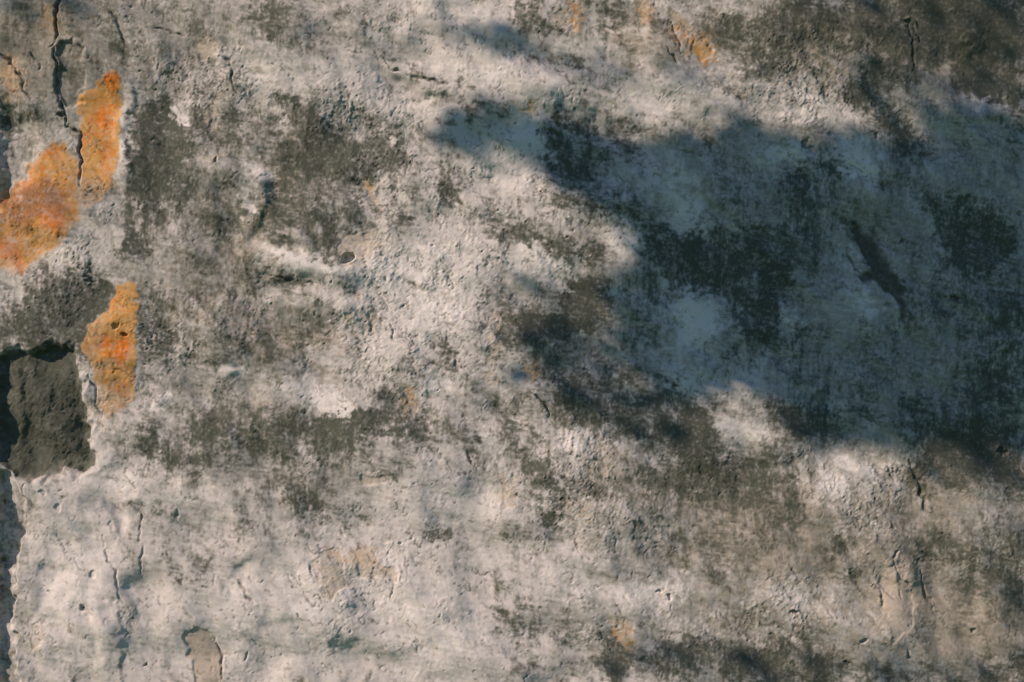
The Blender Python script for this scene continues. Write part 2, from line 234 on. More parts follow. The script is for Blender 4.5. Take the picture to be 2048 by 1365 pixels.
ORANGE_B = [(97,288),(126,286),(142,312),(160,335),(161,436),(132,472),(100,502),(52,532),(42,546),(12,543),(-40,520),(-40,415),(18,372),(60,334)]
ORANGE_C = [(233,574),(252,566),(271,570),(273,700),(272,786),(256,802),(242,822),(222,832),(201,838),(197,800),(190,742),(166,690),(180,650),(214,620),(226,598)]
STONE = [(-9,716),(28,694),(64,706),(96,690),(128,700),(147,694),(152,730),(166,768),(162,802),(176,836),(174,880),(189,930),(160,948),(128,934),(98,952),(66,964),(42,950),(16,940),(-9,918)]
SLAB = [(116,92),(150,82),(168,96),(166,170),(160,204),(128,214),(115,200)]
FLAKE = [(1702,456),(1720,452),(1746,482),(1766,508),(1786,544),(1800,578),(1812,620),(1816,650),(1806,640),(1790,592),(1756,572),(1722,552),(1744,544),(1730,508)]
PATCHES = [
 [(622,1128),(640,1106),(668,1100),(690,1135),(700,1168),(662,1198),(634,1166)], [(706,1102),(735,1095),(765,1135),(800,1140),(792,1160),(722,1150)],
 [(1094,26),(1120,18),(1150,38),(1146,62),(1112,58)], [(385,84),(430,80),(436,108),(402,118)], [(675,474),(700,466),(740,476),(736,526),(692,541),(673,512)],
 [(726,368),(746,374),(752,402),(768,418),(754,426),(734,402)], [(803,778),(824,790),(837,828),(822,828)], [(1230,1228),(1262,1240),(1268,1292),(1240,1264)],
 [(1758,1130),(1798,1120),(1826,1185),(1822,1255),(1778,1290),(1762,1200)], [(412,205),(432,206),(434,262),(418,264)], [(720,952),(768,954),(772,970),(724,972)],
 [(58,1252),(78,1240),(86,1290),(64,1300)], [(736,618),(750,622),(752,662),(738,662)], [(1000,960),(1030,950),(1034,1010),(1006,1020)], [(1384,80),(1420,76),(1428,112),(1404,126),(1384,104)]]
PEACH_A = [(372,1262),(392,1254),(414,1262),(430,1282),(439,1312),(440,1420),(398,1420),(386,1330),(374,1296)]
RECESS = [(-9,934),(30,955),(50,1000),(44,1060),(38,1105),(26,1150),(22,1190),(22,1232),(31,1270),(34,1420),(-9,1420)]
HOLLOW = [(-9,192),(24,205),(52,236),(66,290),(52,345),(20,400),(-9,410)]
SCRATCH = [(1803,33),(1838,48),(1836,54),(1806,42)]

CRACKS = [
 (5,.011,[(116,-60),(118,30),(114,55),(113,82),(103,96)]),(4.5,.010,[(110,90),(111,130),(113,200)]),(4,.010,[(113,200),(126,218),(130,252)]),(4,.010,[(130,252),(141,261),(157,262),(159,320),(163,376)]),
 (5,.010,[(-20,100),(8,113),(20,126),(40,150),(50,180),(66,206)]),(3,.006,[(60,105),(82,138)]),(4,.006,[(210,5),(232,40),(250,78),(276,105)]),
 (3,.006,[(290,55),(345,62),(378,74)]),(4,.006,[(440,112),(455,122),(466,150),(472,182)]),
 (4,.006,[(52,972),(52,1030),(46,1060),(40,1100),(28,1142),(25,1182),(22,1232),(33,1270),(35,1300)]),(3,.004,[(35,1270),(52,1290)]),
 (2,.004,[(281,1008),(283,1080),(285,1168)]),(2.4,.004,[(354,1015),(356,1045)]),(3,.005,[(205,1070),(208,1105),(214,1122),(236,1142),(236,1175),(248,1200),(258,1216)]),
 (3,.006,[(412,1260),(428,1275),(437,1305),(439,1340),(446,1400)]),(3,.004,[(485,1325),(494,1300)]),(5,.006,[(472,1158),(485,1170),(498,1196),(514,1206)]),
 (4,.005,[(164,1208),(180,1222),(195,1232)]),(2.5,.004,[(620,1128),(624,1150),(630,1158)]),(2.5,.004,[(667,1102),(682,1118),(690,1140)]),(2.5,.004,[(735,1096),(750,1112),(765,1138)]),(2.4,.004,[(780,1152),(784,1175),(780,1202)]),(2,.003,[(605,1178),(615,1200),(640,1215)]),
 (2,.003,[(745,1200),(752,1222),(740,1225)]),(3,.005,[(595,1218),(603,1232)]),(2,.003,[(680,1060),(686,1082)]),
 (2.5,.005,[(170,742),(180,760),(192,780),(198,830)]),(3,.006,[(765,110),(778,132),(812,146)]),(5,.009,[(812,146),(845,154),(872,162),(897,172)]),
 (3,.005,[(1342,42),(1350,62),(1357,85),(1356,112)]),(2.5,.004,[(1112,142),(1135,158),(1152,176)]),(3,.006,[(1200,40),(1225,55),(1244,70)]),
 (3,.006,[(1818,50),(1826,90),(1830,140)]),(3,.006,[(1828,50),(1838,80),(1842,90)]),(3,.007,[(1058,778),(1085,806),(1098,830),(1112,846)]),(3,.005,[(1355,300),(1370,302),(1388,308)]),
 (2.6,.005,[(1234,1210),(1240,1222),(1246,1228)]),(2.4,.004,[(1198,1260),(1205,1272),(1205,1280)]),(2.6,.005,[(1786,1112),(1794,1148),(1812,1160),(1826,1178)]),(2.6,.005,[(1838,1140),(1848,1178),(1862,1202),(1872,1216)]),(2,.004,[(1800,1182),(1806,1200)]),
 (3,.006,[(1776,930),(1788,962)]),(5,.008,[(1822,920),(1835,960),(1848,1005),(1858,1030)]),(3,.005,[(1808,1295),(1822,1320),(1830,1330)]),(3,.005,[(1735,1160),(1760,1182),(1772,1230)]),
 (2.5,.005,[(1774,1035),(1782,1055),(1792,1060)]),(3,.005,[(780,645),(784,670),(790,688)]),(3,.006,[(765,560),(772,566)]),(3,.005,[(902,700),(915,735),(922,745)]),(2.5,.004,[(820,560),(850,590)]),(3,.005,[(930,895),(950,935)]),
 (3,.004,[(1400,925),(1408,958)]),(2.5,.004,[(1230,1070),(1232,1120)]),(2.5,.004,[(1150,1080),(1168,1122)]),(2.5,.004,[(1795,730),(1800,775)]),(3,.006,[(1690,495),(1712,540),(1735,552)]),
 (3,.006,[(1330,100),(1357,130)]),(2.5,.004,[(512,545),(560,556),(640,572)]),
]
PITS = [(692,517,11,.012),(1660,272,5,.006),(1750,273,5,.006),(1612,288,8,.010),(1624,300,6,.008),(1840,305,6,.009),(1762,372,5,.007),(1710,448,6,.008),(2040,425,6,.009),(1803,480,5,.007),(1770,610,5,.006),(1906,598,5,.006),
 (1592,1226,5,.008),(1720,1278,6,.008),(1692,1322,4,.006),(1788,1108,4,.006),(1952,1258,6,.006),(1318,1186,4,.006),(1338,1194,5,.006),(430,320,4,.006),(118,230,6,.010),(88,985,6,.004),(116,1018,5,.003),(185,1150,5,.003),(640,690,3,.004),(2005,905,6,.008),(867,490,3,.004),(250,668,6,.008),(230,650,5,.006),(222,1050,7,.002),(286,1330,4,.008),(700,1268,3,.003),(800,1092,4,.004),(1400,700,4,.004),(1420,760,4,.004)]

film_falloff = splats(FILM_FALLOFF, 1.0); under = splats([(1600,520,330,230,0,1.0)], 2.0)
mould = (splats(MOULD_AND_SHADE) * .72 + .80 * splats(DARK2)) * (1 - .22 * np.clip(under, 0, 1)) + 1.1 * poly([(1855,386),(1885,390),(1950,404),(2010,448),(2032,492),(2000,532),(1950,548),(1905,540),(1880,480)], 16, False); clean_sun = splats(CLEAN_AND_SUN) * .9 + .75 * splats(LIGHT2); brown = splats(BROWN); tan = splats(TAN, 2.0)  # mould also carries the rows of painted shade
inframe = smooth(-230, -20, PX) * smooth(2278, 2068, PX) * smooth(-230, -20, PY) * smooth(1595, 1385, PY)
oA = poly(ORANGE_A, 3.5); oB = poly(ORANGE_B, 9); oC = poly(ORANGE_C, 3.5); oA *= 1 - .5 * smooth(320, 415, PY); oC *= (1 - .5 * smooth(720, 835, PY)) * (.62 + .38 * smooth(168, 232, PX + 12 * band(60, 50)))
stone = poly(STONE, 11); slab = poly(SLAB, 5); flake = poly(FLAKE, 6); patches = [poly(p, 3) for p in PATCHES]; patch = np.max(patches, 0); peachA = poly(PEACH_A, 2.5); recess = poly(RECESS, 6); hollow = poly(HOLLOW, 24); scratch = poly(SCRATCH, 3)

n_l, n_m, n_s = noise(220, 21), noise(60, 22, 1.3, 20), noise(18, 23)
n_v = noise(26, 24, 3.5, 90); n_h = noise(9, 25, 5.0, 6); n_f = band(6.5, 26, 1.2)
n_d = noise(70, 27, 2.6, 38)
rough_zone = splats([(320,1180,380,240,0,-.35),(900,1280,300,120,0,-.2),(850,640,160,160,30,.45),(700,650,70,160,0,.5),(1180,1000,110,120,0,1.0),(720,1160,130,90,0,.7),(380,160,120,60,0,.7),(1650,130,150,90,0,.8),(1750,1000,120,90,0,.8),(330,680,70,80,0,.7),(1500,1250,150,60,0,.6),(900,420,150,80,20,.4),(1100,430,100,80,0,.4),(760,220,110,60,0,.7),(140,560,90,60,0,.8),(1120,720,100,60,0,.6),(1560,200,100,50,0,.6)])
RZ = np.clip(0.18 + .8 * rough_zone + 0.2 * n_l, 0.05, 1.0)
# fine relief: brush strokes, wrinkles and crusty limewash in thin plates with sharp lips
RF = 0.00024 * band(28, 34, 2.4, 50, .6) * (0.5 + RZ) + 0.00012 * band(14, 35, 2.4, 55, .5) * (.25 + RZ)
RF += 0.00003 * band(7, 36, 1.6, 50) * (.2 + RZ)
RF += 0.00012 * band(13, 37, 7.0, 10, .5) * (1.25 - .7 * np.clip(RZ, 0, 1)) + 0.00009 * band(9, 41, 4.0, 84, .5) * (.3 + RZ)
for lam, sd, an, th, lo, hh in ((120, 61, 1.8, 35, .3, .0014), (80, 62, 2.0, 62, .2, .0011), (56, 63, 2.4, 98, .8, .0009), (34, 64, 2.0, 50, 1.1, .0007)):
    p = noise(lam, sd, an, th, 1.0); RF += hh * smooth(lo - .07, lo + .07, p) * np.clip(RZ * 1.1 + .05, 0, 1)
wr = band(40, 66, 4.0, 58, .5); RF += 0.0011 * np.clip(wr - .6, 0, 2) * splats([(1700,300,360,260,0,.7),(1500,1120,260,160,0,.8),(1850,1150,220,220,0,.8),(780,640,140,130,0,.7),(250,1150,220,200,0,.5),(160,250,150,260,0,.7),(1350,300,160,90,0,.5)])
wr2 = band(46, 67, 5.0, 22, .5); RF += 0.0013 * np.clip(wr2 - .5, 0, 2) * splats([(1200,170,260,130,0,.9),(900,80,200,90,0,.7),(600,530,160,80,0,.6),(1100,1180,240,170,0,.7),(350,1180,260,160,0,.6),(850,580,190,150,0,1.2),(1020,360,140,90,0,.8),(560,480,160,120,0,.6),(1750,1260,240,100,0,.7),(1150,500,140,90,0,.6)])
fr = (RF - RF.mean()) / RF.std()
# hairline fissures
fis = np.zeros((NY, NX), np.float32)
for lam, sd, an, th, lo in ((60, 71, 1.8, 55, .45), (44, 72, 2.0, 35, .75), (38, 73, 2.2, 88, .8)):
    p = noise(lam, sd, an, th, 1.2, hi=7); gy, gx = np.gradient(p); dd = np.abs(p) / (np.hypot(gx, gy) + 1e-4) * STEP
    fis = np.maximum(fis, smooth(2.6, .8, dd) * smooth(lo, lo + .7, noise(90, sd + 10, 1.6, 50) - .75 + 1.0 * np.clip(RZ, 0, 1)))
outside = (1 - inframe) * (0.35 + 0.35 * n_l)
S = mould - 0.80 * clean_sun + outside + 0.06 * n_l * inframe
# strokes: some stretches were brushed sideways, others are washed down in drips
sel = smooth(-.5, .5, noise(260, 55))
strokes = sel * noise(26, 29, 5.0, 9, 1.2) + (1 - sel) * noise(36, 30, 4.0, 92, 1.2)
strokes2 = sel * noise(11, 56, 5.0, 9, 1.2) + (1 - sel) * noise(14, 57, 4.0, 92, 1.2)
grit = band(9, 58, 1.6, 80, .5)
drip = noise(60, 59, 7.0, 91, 1.3)
sp = 0.17 * n_m + 0.07 * n_s + 0.10 * strokes + 0.08 * strokes2 + .06 * n_d - .07 * fr + .04 * grit + .10 * drip
Q = S + .10 + .92 * sp
M = (.72 * smooth(-.02, 1.1, Q) + .14 * smooth(.42, .74, Q) + .14 * smooth(.8, 1.4, Q)) * np.clip(0.92 + 0.05 * strokes2 + .09 * n_s - .06 * fr + .05 * grit + .05 * drip, .3, 1.0)
white_specks = smooth(1.9, 2.7, band(11, 28, 1.5, 70)) * smooth(.3, .8, S)
M = np.clip(M - 0.35 * white_specks, 0, .97)
F = np.clip(2.0 * film_falloff - .95 * clean_sun + .05 + 0.23 * n_m + 0.11 * strokes + 0.07 * strokes2 + .07 * n_s + .06 * n_d - .06 * fr + .05 * drip, 0, None)
F = np.tanh(1.2 * F) * np.clip(.86 + .09 * strokes2 + .10 * n_s - .10 * fr + .07 * grit + .06 * drip, .3, 1)
C = np.clip(clean_sun + 0.25 * n_m + .12 * n_s + .12 * strokes, 0, 1)
B = np.clip(smooth(0.05, 0.9, brown + 0.22 * n_m + 0.12 * n_v), 0, 1)
T = smooth(0.38, 0.62, tan + 0.13 * n_s + .08 * n_f); T = np.maximum(T * .8, np.maximum(peachA, patch * np.clip(.62 + .2 * n_s + .15 * n_m, 0, 1)))
O = np.clip(np.maximum(np.maximum(oA, oB * .92), oC) * (0.90 + 0.08 * n_s + .06 * n_m + .05 * fr), 0, .97)
O = np.maximum(O, np.clip(splats([(1150,28,16,30,0,.6),(1402,100,20,24,0,.85),(1412,118,12,12,0,.6),(1290,20,12,26,0,.5),(1362,66,22,30,0,.35),(1052,215,26,6,8,.45),(735,375,12,9,0,.6),(1245,1270,10,30,-10,.5),(818,795,10,22,-20,.4),(1066,750,10,14,0,.5),(705,1118,40,16,10,.25),(20,150,24,34,0,.35),(110,40,20,26,0,.3)]) * (.9 + .3 * n_s), 0, 1))
RUST = splats([(60,405,70,40,-10,1.1),(20,410,40,30,0,.6),(110,380,30,30,0,.5),(30,470,40,30,0,.4)])
orange_hot = splats([(225,160,18,22,0,1.2),(210,235,26,30,0,.9),(215,310,18,50,0,.5),(172,268,14,14,0,.6),(105,310,14,9,0,.9),(40,400,40,30,0,1.0),(105,420,34,30,0,1.3),(115,455,18,14,0,.9),(15,500,26,22,0,1.1),(38,530,9,18,0,.8),(70,370,40,40,0,.5),(205,682,14,8,0,1.5),(246,686,16,12,0,1.6),(232,708,20,12,0,1.5),(240,725,10,12,0,.7),(245,780,16,16,0,.5),(225,600,9,20,0,.5)])
HOT = np.clip(orange_hot + 0.15 * n_s, 0, 1)
keep = 1 - np.maximum(O * .88, T * .65)
M = M * keep
M = np.maximum(M, flake * np.clip(.86 + .12 * n_s, 0, 1)); M = np.maximum(M, stone * np.clip(.82 + .12 * n_s, 0, 1)); M = np.maximum(M, slab * np.clip(.42 + .1 * n_s, 0, 1))

# ------------------------------------------------------------------ relief (metres out of the wall)
H = 0.0055 * band(330, 31, 1.4, 30, .6) + 0.0030 * band(130, 32, 1.8, 35, .6)
H += 0.0013 * band(60, 33, 2.2, 40, .6) + 0.0005 * n_d
H += RF
# lumps at lower left
H += splats([(110,1080,60,80,20,0.0112),(190,1150,60,60,30,0.0125),(300,1190,50,60,0,-0.0075),(225,1250,30,90,0,.008),(290,1260,55,70,0,-.005),(120,1260,60,60,0,0.0075),(165,1215,30,16,30,-0.0075),(225,1045,26,20,30,-0.0100),(90,1170,26,40,30,-0.0075),(400,1110,120,60,0,0.0075),(500,1210,70,50,20,0.0075),(480,1170,26,34,30,-0.0075),(720,1250,110,40,22,0.0100),(640,1310,140,40,22,-0.0075),(360,990,150,26,4,0.0062),
 (590,520,110,26,10,.009),(600,575,120,18,8,-.007),(840,150,80,18,20,.010),(830,182,80,18,20,-.007),(960,60,120,24,18,.008),(1060,105,130,22,20,-.010),(1100,170,110,34,20,.008),(1150,255,160,26,5,-.006),(1380,190,120,40,12,.008),(500,345,50,20,38,.008),(498,440,14,80,0,.006),(460,480,30,90,0,-.006),(560,410,40,80,0,-.004),
 (1250,1100,120,60,30,.006),(1700,1000,60,90,20,.006),(1790,1200,60,120,-10,.007),(1900,1190,60,110,-20,-.006),(1960,140,60,50,0,-.016),(1960,225,70,16,8,.005),(1600,1200,120,60,10,.006),(250,260,14,90,0,.006),(320,805,18,16,0,.006),(465,742,24,16,0,.004),(205,930,30,30,0,.006),(270,990,40,40,0,.004)], calm=True)
ledge = poly([(120,1190),(242,1200),(246,1236),(245,1280),(240,1420),(100,1420),(100,1300)], 4); H += 0.003 * ledge * smooth(130, 236, PX)
H -= stone * (0.024 + .0022 * band(90, 45, 1.6, 70) + .0005 * band(34, 46, 2.0, 70) + .00015 * band(13, 47) - .0012 * smooth(.1, .3, noise(90, 48, 1.5, 75))) + slab * .008 + flake * .007 + peachA * .003 + recess * .024 + hollow * .022 + T * .0008 * (1 - peachA) + patch * .0016
H += 0.006 * scratch
edge_lip = poly([(160,660),(200,650),(214,720),(218,840),(222,930),(188,936),(176,830),(162,762)], 18); H += .004 * edge_lip
# the vertical ridge of stone and its split
ridge = splats([(33,830,12,120,-3,1.0)], 1.4, True); H += .004 * ridge * stone
orow = np.maximum(oA, oC); H += .0008 * orow
cr = lines(CRACKS); H -= cr + .0011 * fis
for px, py, r, d in PITS:
    sl = win(px - r, px + r, py - r, py + r, 30); q = np.sqrt((WX2[sl] - px) ** 2 + (WY2[sl] - py) ** 2) / r
    H[sl] -= d * smooth(1.15, .75, q); H[sl] += 0 * np.exp(-((q - 1.35) / .28) ** 2)
small_pits = smooth(2.35, 2.9, band(15, 40)); H -= .0028 * small_pits * np.clip(RZ + .2, 0, 1)
far = smooth(-700, -250, PX) * smooth(2748, 2298, PX) * smooth(-600, -250, PY) * smooth(1965, 1615, PY)      # plain wall well beyond the traced stretch
M = M * far + .28 * (1 - far); F = F * far + .35 * (1 - far); C = C * far + .25 * (1 - far); B = B * far + .2 * (1 - far); T = T * far; H = H * far
dirt_shade = np.clip(cr / .006, 0, 1) * .7 + .5 * small_pits + .5 * flake + .5 * fis  # cracks, pits and fissures: dirt plus their inner shade as dark colour
H = np.clip(H, -.05, .03)

# ------------------------------------------------------------------ materials
def new_mat(name):
    m = bpy.data.materials.new(name); m.use_nodes = True; t = m.node_tree; t.nodes.clear()
    out = t.nodes.new('ShaderNodeOutputMaterial'); b = t.nodes.new('ShaderNodeBsdfPrincipled')
    t.links.new(b.outputs[0], out.inputs[0]); b.inputs['Specular IOR Level'].default_value = .25
    return m, t, b
def N(t, typ, **kw):
    n = t.nodes.new(typ)
    for k, v in kw.items():
        if k.startswith('i_'): n.inputs[k[2:].replace('_', ' ')].default_value = v
        else: setattr(n, k, v)
    return n
def mixc(t, fac, a, b):
    n = t.nodes.new('ShaderNodeMix'); n.data_type = 'RGBA'
    for sock, v in ((n.inputs[0], fac), (n.inputs[6], a), (n.inputs[7], b)):
        if hasattr(v, 'is_linked'): t.links.new(v, sock)
        else: sock.default_value = v if isinstance(v, (int, float)) else (*v, 1)
    return n.outputs[2]
def math_(t, op, a, b=None, c=None):
    n = t.nodes.new('ShaderNodeMath'); n.operation = op
    for i, v in enumerate((a, b, c)):
        if v is None: continue
        if hasattr(v, 'is_linked'): t.links.new(v, n.inputs[i])
        else: n.inputs[i].default_value = v
    return n.outputs[0]

def plaster_material(name, base, base2):
    m, t, b = new_mat(name)
    co = N(t, 'ShaderNodeTexCoord').outputs['Object']
    def att(nm):
        a = N(t, 'ShaderNodeAttribute', attribute_name=nm); s = N(t, 'ShaderNodeSeparateColor')
        t.links.new(a.outputs['Color'], s.inputs[0]); return s.outputs[0], s.outputs[1], s.outputs[2]
    Mo, Br, Cl = att('growth_shade'); Ta, Or, Ho = att('paint'); Di, Fi, Ru = att('wear_shade')
    def nz(scale, detail=4, rough=.6, stretch=(1, 1, 1)):
        mp = N(t, 'ShaderNodeMapping'); mp.inputs['Scale'].default_value = stretch; t.links.new(co, mp.inputs[0])
        n = N(t, 'ShaderNodeTexNoise'); n.inputs['Scale'].default_value = scale; n.inputs['Detail'].default_value = detail; n.inputs['Roughness'].default_value = rough
        t.links.new(mp.outputs[0], n.inputs['Vector']); return n.outputs['Fac']
    fine = nz(170, 5, .7); grain = nz(420, 3, .7); streak = nz(70, 4, .65, (.4, 1, 1.4)); broad = nz(9, 5, .6)
    jit = math_(t, 'MULTIPLY_ADD', math_(t, 'SUBTRACT', fine, .5), .55, 0)
    def soft(x, amt=1.0):      # fine break-up of a mask's edge, none where the mask is empty
        w = math_(t, 'MULTIPLY', x, math_(t, 'SUBTRACT', 1.25, x))
        return N2(math_(t, 'ADD', x, math_(t, 'MULTIPLY', math_(t, 'MULTIPLY', jit, .8 * amt), w)))
    def N2(x):
        c = N(t, 'ShaderNodeClamp'); t.links.new(x, c.inputs[0]); return c.outputs[0]
    col = mixc(t, broad, base, base2)
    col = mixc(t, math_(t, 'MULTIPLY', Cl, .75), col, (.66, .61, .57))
    col = mixc(t, math_(t, 'MULTIPLY', Fi, .80), col, (.160, .162, .134))
    col = mixc(t, math_(t, 'MULTIPLY', Br, .48), col, (.25, .20, .135))
    ochre = mixc(t, streak, (.49, .225, .045), (.50, .30, .105))
    orange = mixc(t, N2(soft(Ho)), ochre, (.56, .155, .009))
    orange = mixc(t, math_(t, 'MULTIPLY', Ru, .95), orange, (.27, .115, .035))
    col = mixc(t, soft(Ta), col, (.46, .385, .31))
    col = mixc(t, soft(Mo), col, mixc(t, fine, (.049, .054, .040), (.081, .086, .064)))
    col = mixc(t, soft(Or, .35), col, orange)
    col = mixc(t, Di, col, (.075, .07, .055))
    var = math_(t, 'ADD', math_(t, 'MULTIPLY_ADD', grain, .22, .79), math_(t, 'MULTIPLY_ADD', streak, .16, .01))
    mul = N(t, 'ShaderNodeMix', data_type='RGBA', blend_type='MULTIPLY'); mul.inputs[0].default_value = 1
    t.links.new(col, mul.inputs[6]); cv = N(t, 'ShaderNodeCombineColor')
    for i in range(3): t.links.new(var, cv.inputs[i])
    t.links.new(cv.outputs[0], mul.inputs[7]); t.links.new(mul.outputs[2], b.inputs['Base Color'])
    b.inputs['Roughness'].default_value = .92
    bump = N(t, 'ShaderNodeBump'); bump.inputs['Strength'].default_value = .45; bump.inputs['Distance'].default_value = .0012
    hgt = math_(t, 'ADD', math_(t, 'ADD', math_(t, 'MULTIPLY', fine, .7), math_(t, 'MULTIPLY', grain, .35)), math_(t, 'MULTIPLY', streak, .5))
    t.links.new(hgt, bump.inputs['Height']); t.links.new(bump.outputs[0], b.inputs['Normal'])
    return m
M_PLASTER = plaster_material('weathered_limewash', (.525, .478, .442), (.48, .44, .408))
M_STONE = plaster_material('dark_rubble_stone', (.125, .12, .09), (.08, .08, .06))
def simple(name, c1, c2, scale, rough=.9):
    m, t, b = new_mat(name); co = N(t, 'ShaderNodeTexCoord').outputs['Object']
    n = N(t, 'ShaderNodeTexNoise'); n.inputs['Scale'].default_value = scale; n.inputs['Detail'].default_value = 6
    t.links.new(co, n.inputs['Vector']); t.links.new(mixc(t, n.outputs['Fac'], c1, c2), b.inputs['Base Color']); b.inputs['Roughness'].default_value = rough
    return m
M_CORE = simple('rubble_core', (.20, .18, .15), (.30, .27, .23), 6)
M_EARTH = simple('grass_sward', (.026, .105, .012), (.036, .12, .018), 3)
M_BARK = simple('grey_bark', (.07, .055, .04), (.15, .125, .10), 14)
M_LEAF = simple('leaf_green', (.035, .075, .018), (.07, .12, .03), 9, .5)

# ------------------------------------------------------------------ the setting
def link(name, verts, faces, mat, parent=None, smooth_=False):
    me = bpy.data.meshes.new(name); me.from_pydata(verts, [], faces); me.update()
    if smooth_: me.polygons.foreach_set('use_smooth', [True] * len(me.polygons))
    me.materials.append(mat); o = bpy.data.objects.new(name, me); sc.collection.objects.link(o)
    if parent: o.parent = parent
    return o
g = link('ground', [(-300, -300, 0), (300, -300, 0), (300, 300, 0), (-300, 300, 0)], [(0, 1, 2, 3)], M_EARTH); g['kind'] = 'structure'

# ------------------------------------------------------------------ the wall and its parts
wall = bpy.data.objects.new('plaster_wall', None); sc.collection.objects.link(wall)
wall['label'] = 'old weathered wall of peeling limewashed plaster with dark mould and orange paint'
wall['category'] = 'wall'
part = np.zeros((NY - 1, NX - 1), np.int32)
def cells(a): return (a[:-1, :-1] + a[1:, :-1] + a[:-1, 1:] + a[1:, 1:]) / 4
bore = np.clip(1.6 - np.hypot(WX2 - 692, WY2 - 517) / 12, 0, 1)
PARTS = ['plaster', 'stone', 'paint_patch', 'paint_patch', 'paint_patch', 'bare_undercoat', 'plaster_slab', 'broken_hollow', 'mortar_recess', 'drilled_hole'] + ['bare_undercoat'] * len(patches)
for k, a in enumerate((stone, np.where(oA > .3, 1., 0.), oB, np.where(oC > .3, 1., 0.), peachA, slab, flake, recess, bore, *patches), 1): part[(cells(a) > .5) & (part == 0)] = k
XYZ = np.stack([PX / 1000, -H, Z0 + (1365 - PY) / 1000], -1).reshape(-1, 3).astype(np.float32)
def rgba(*ch): return np.stack([*(np.clip(c, 0, 1) for c in ch), np.ones_like(PX)], -1).reshape(-1, 4).astype(np.float32)
Z_ = np.zeros_like(PX)
ATT = {'growth_shade': rgba(M, B, C), 'paint': rgba(T, O, HOT), 'wear_shade': rgba(dirt_shade, F, RUST)}
# normals of the whole relief, so the parts meet without a seam
dzx = np.gradient(H, axis=1) / (np.gradient(ax)[None, :] / 1000); dzy = np.gradient(H, axis=0) / (np.gradient(ay)[:, None] / 1000)
NRM = np.stack([-dzx, -np.ones_like(dzx), dzy], -1); NRM /= np.linalg.norm(NRM, axis=-1, keepdims=True); NRM = NRM.reshape(-1, 3).astype(np.float32)
idx = np.arange(NY * NX).reshape(NY, NX)
QUADS = np.stack([idx[1:, :-1], idx[1:, 1:], idx[:-1, 1:], idx[:-1, :-1]], -1).reshape(-1, 4)
LBL = {1: 'dark rough stone laid bare where the plaster has broken away', 2: 'tall orange paint remnant beside the crack',
       3: 'rusty orange paint smear at the left edge', 4: 'ochre paint strip with bright orange spots beside the dark stone'}
for k, nm in enumerate(PARTS):
    q = QUADS[part.reshape(-1) == k]
    if not len(q): continue
    used, inv = np.unique(q.reshape(-1), return_inverse=True)
    me = bpy.data.meshes.new(nm); nv, nf = len(used), len(q)
    me.vertices.add(nv); me.vertices.foreach_set('co', XYZ[used].reshape(-1))
    me.loops.add(nf * 4); me.loops.foreach_set('vertex_index', inv.astype(np.int32).reshape(-1))
    me.polygons.add(nf); me.polygons.foreach_set('loop_start', np.arange(0, nf * 4, 4, dtype=np.int32))
    me.polygons.foreach_set('use_smooth', np.ones(nf, bool)); me.update()
    for an, av in ATT.items():
        at = me.attributes.new(an, 'FLOAT_COLOR', 'POINT'); at.data.foreach_set('color', av[used].reshape(-1))
    me.normals_split_custom_set_from_vertices(NRM[used])
    me.materials.append(M_STONE if nm == 'stone' else M_PLASTER)
    o = bpy.data.objects.new(nm, me); sc.collection.objects.link(o); o.parent = wall
    if k in LBL: o['label'] = LBL[k]
x0, x1, z1 = ax[0] / 1000 + .002, ax[-1] / 1000 - .002, Z0 + (1365 - ay[0]) / 1000 - .002
link('masonry_core', [(x, y, z) for z in (0, z1) for x, y in ((x0, .06), (x1, .06), (x1, .5), (x0, .5))],
     [(0, 1, 5, 4), (1, 2, 6, 5), (2, 3, 7, 6), (3, 0, 4, 7), (4, 5, 6, 7), (3, 2, 1, 0)], M_CORE, wall)
rim = [(ax[0] / 1000, -.03, 0), (ax[-1] / 1000, -.03, 0), (ax[-1] / 1000, -.03, z1), (ax[0] / 1000, -.03, z1)]
edge = [(x, y, z) for x, y, z in rim] + [(x, .08, z) for x, y, z in rim]
link('plaster_edge', edge, [(0, 3, 7, 4), (1, 5, 6, 2), (3, 2, 6, 7)], M_CORE, wall)

# ------------------------------------------------------------------ the tree whose crown shades the right half of the wall
tree = bpy.data.objects.new('shade_tree', None); sc.collection.objects.link(tree)
tree['label'] = 'leafy tree whose crown throws the blue shade over the right of the wall'; tree['category'] = 'tree'
rnd = random.Random(5)
# shade on the wall in wall coordinates (thousandths of a metre from its reference corner)
SHADE = [(900,255),(960,256),(1040,260),(1180,266),(1300,274),(1340,296),(1440,294),(1540,286),(1680,290),(1790,292),(1900,275),(2050,245),(2300,180),(2500,300),(2500,880),(2250,890),(2050,885),(1900,868),(1800,872),(1700,860),(1640,846),(1590,815),(1585,780),(1540,760),(1500,780),(1425,790),(1370,775),(1330,740),(1300,700),(1275,640),(1270,575),(1290,535),(1300,480),(1280,455),(1210,425),(1160,390),(1125,345),(1085,325),(1000,290),(930,278)]
BAND = [(890,50),(980,60),(1080,82),(1160,108),(1200,140),(1150,145),(1080,125),(980,105),(920,85)]
def inside(pt, pg):
    x, y = pt; c = False
    for (xa, ya), (xb, yb) in zip(pg, pg[1:] + pg[:1]):
        if (ya > y) != (yb > y) and x < (xb - xa) * (y - ya) / (yb - ya) + xa: c = not c
    return c
LV, LF = [], []
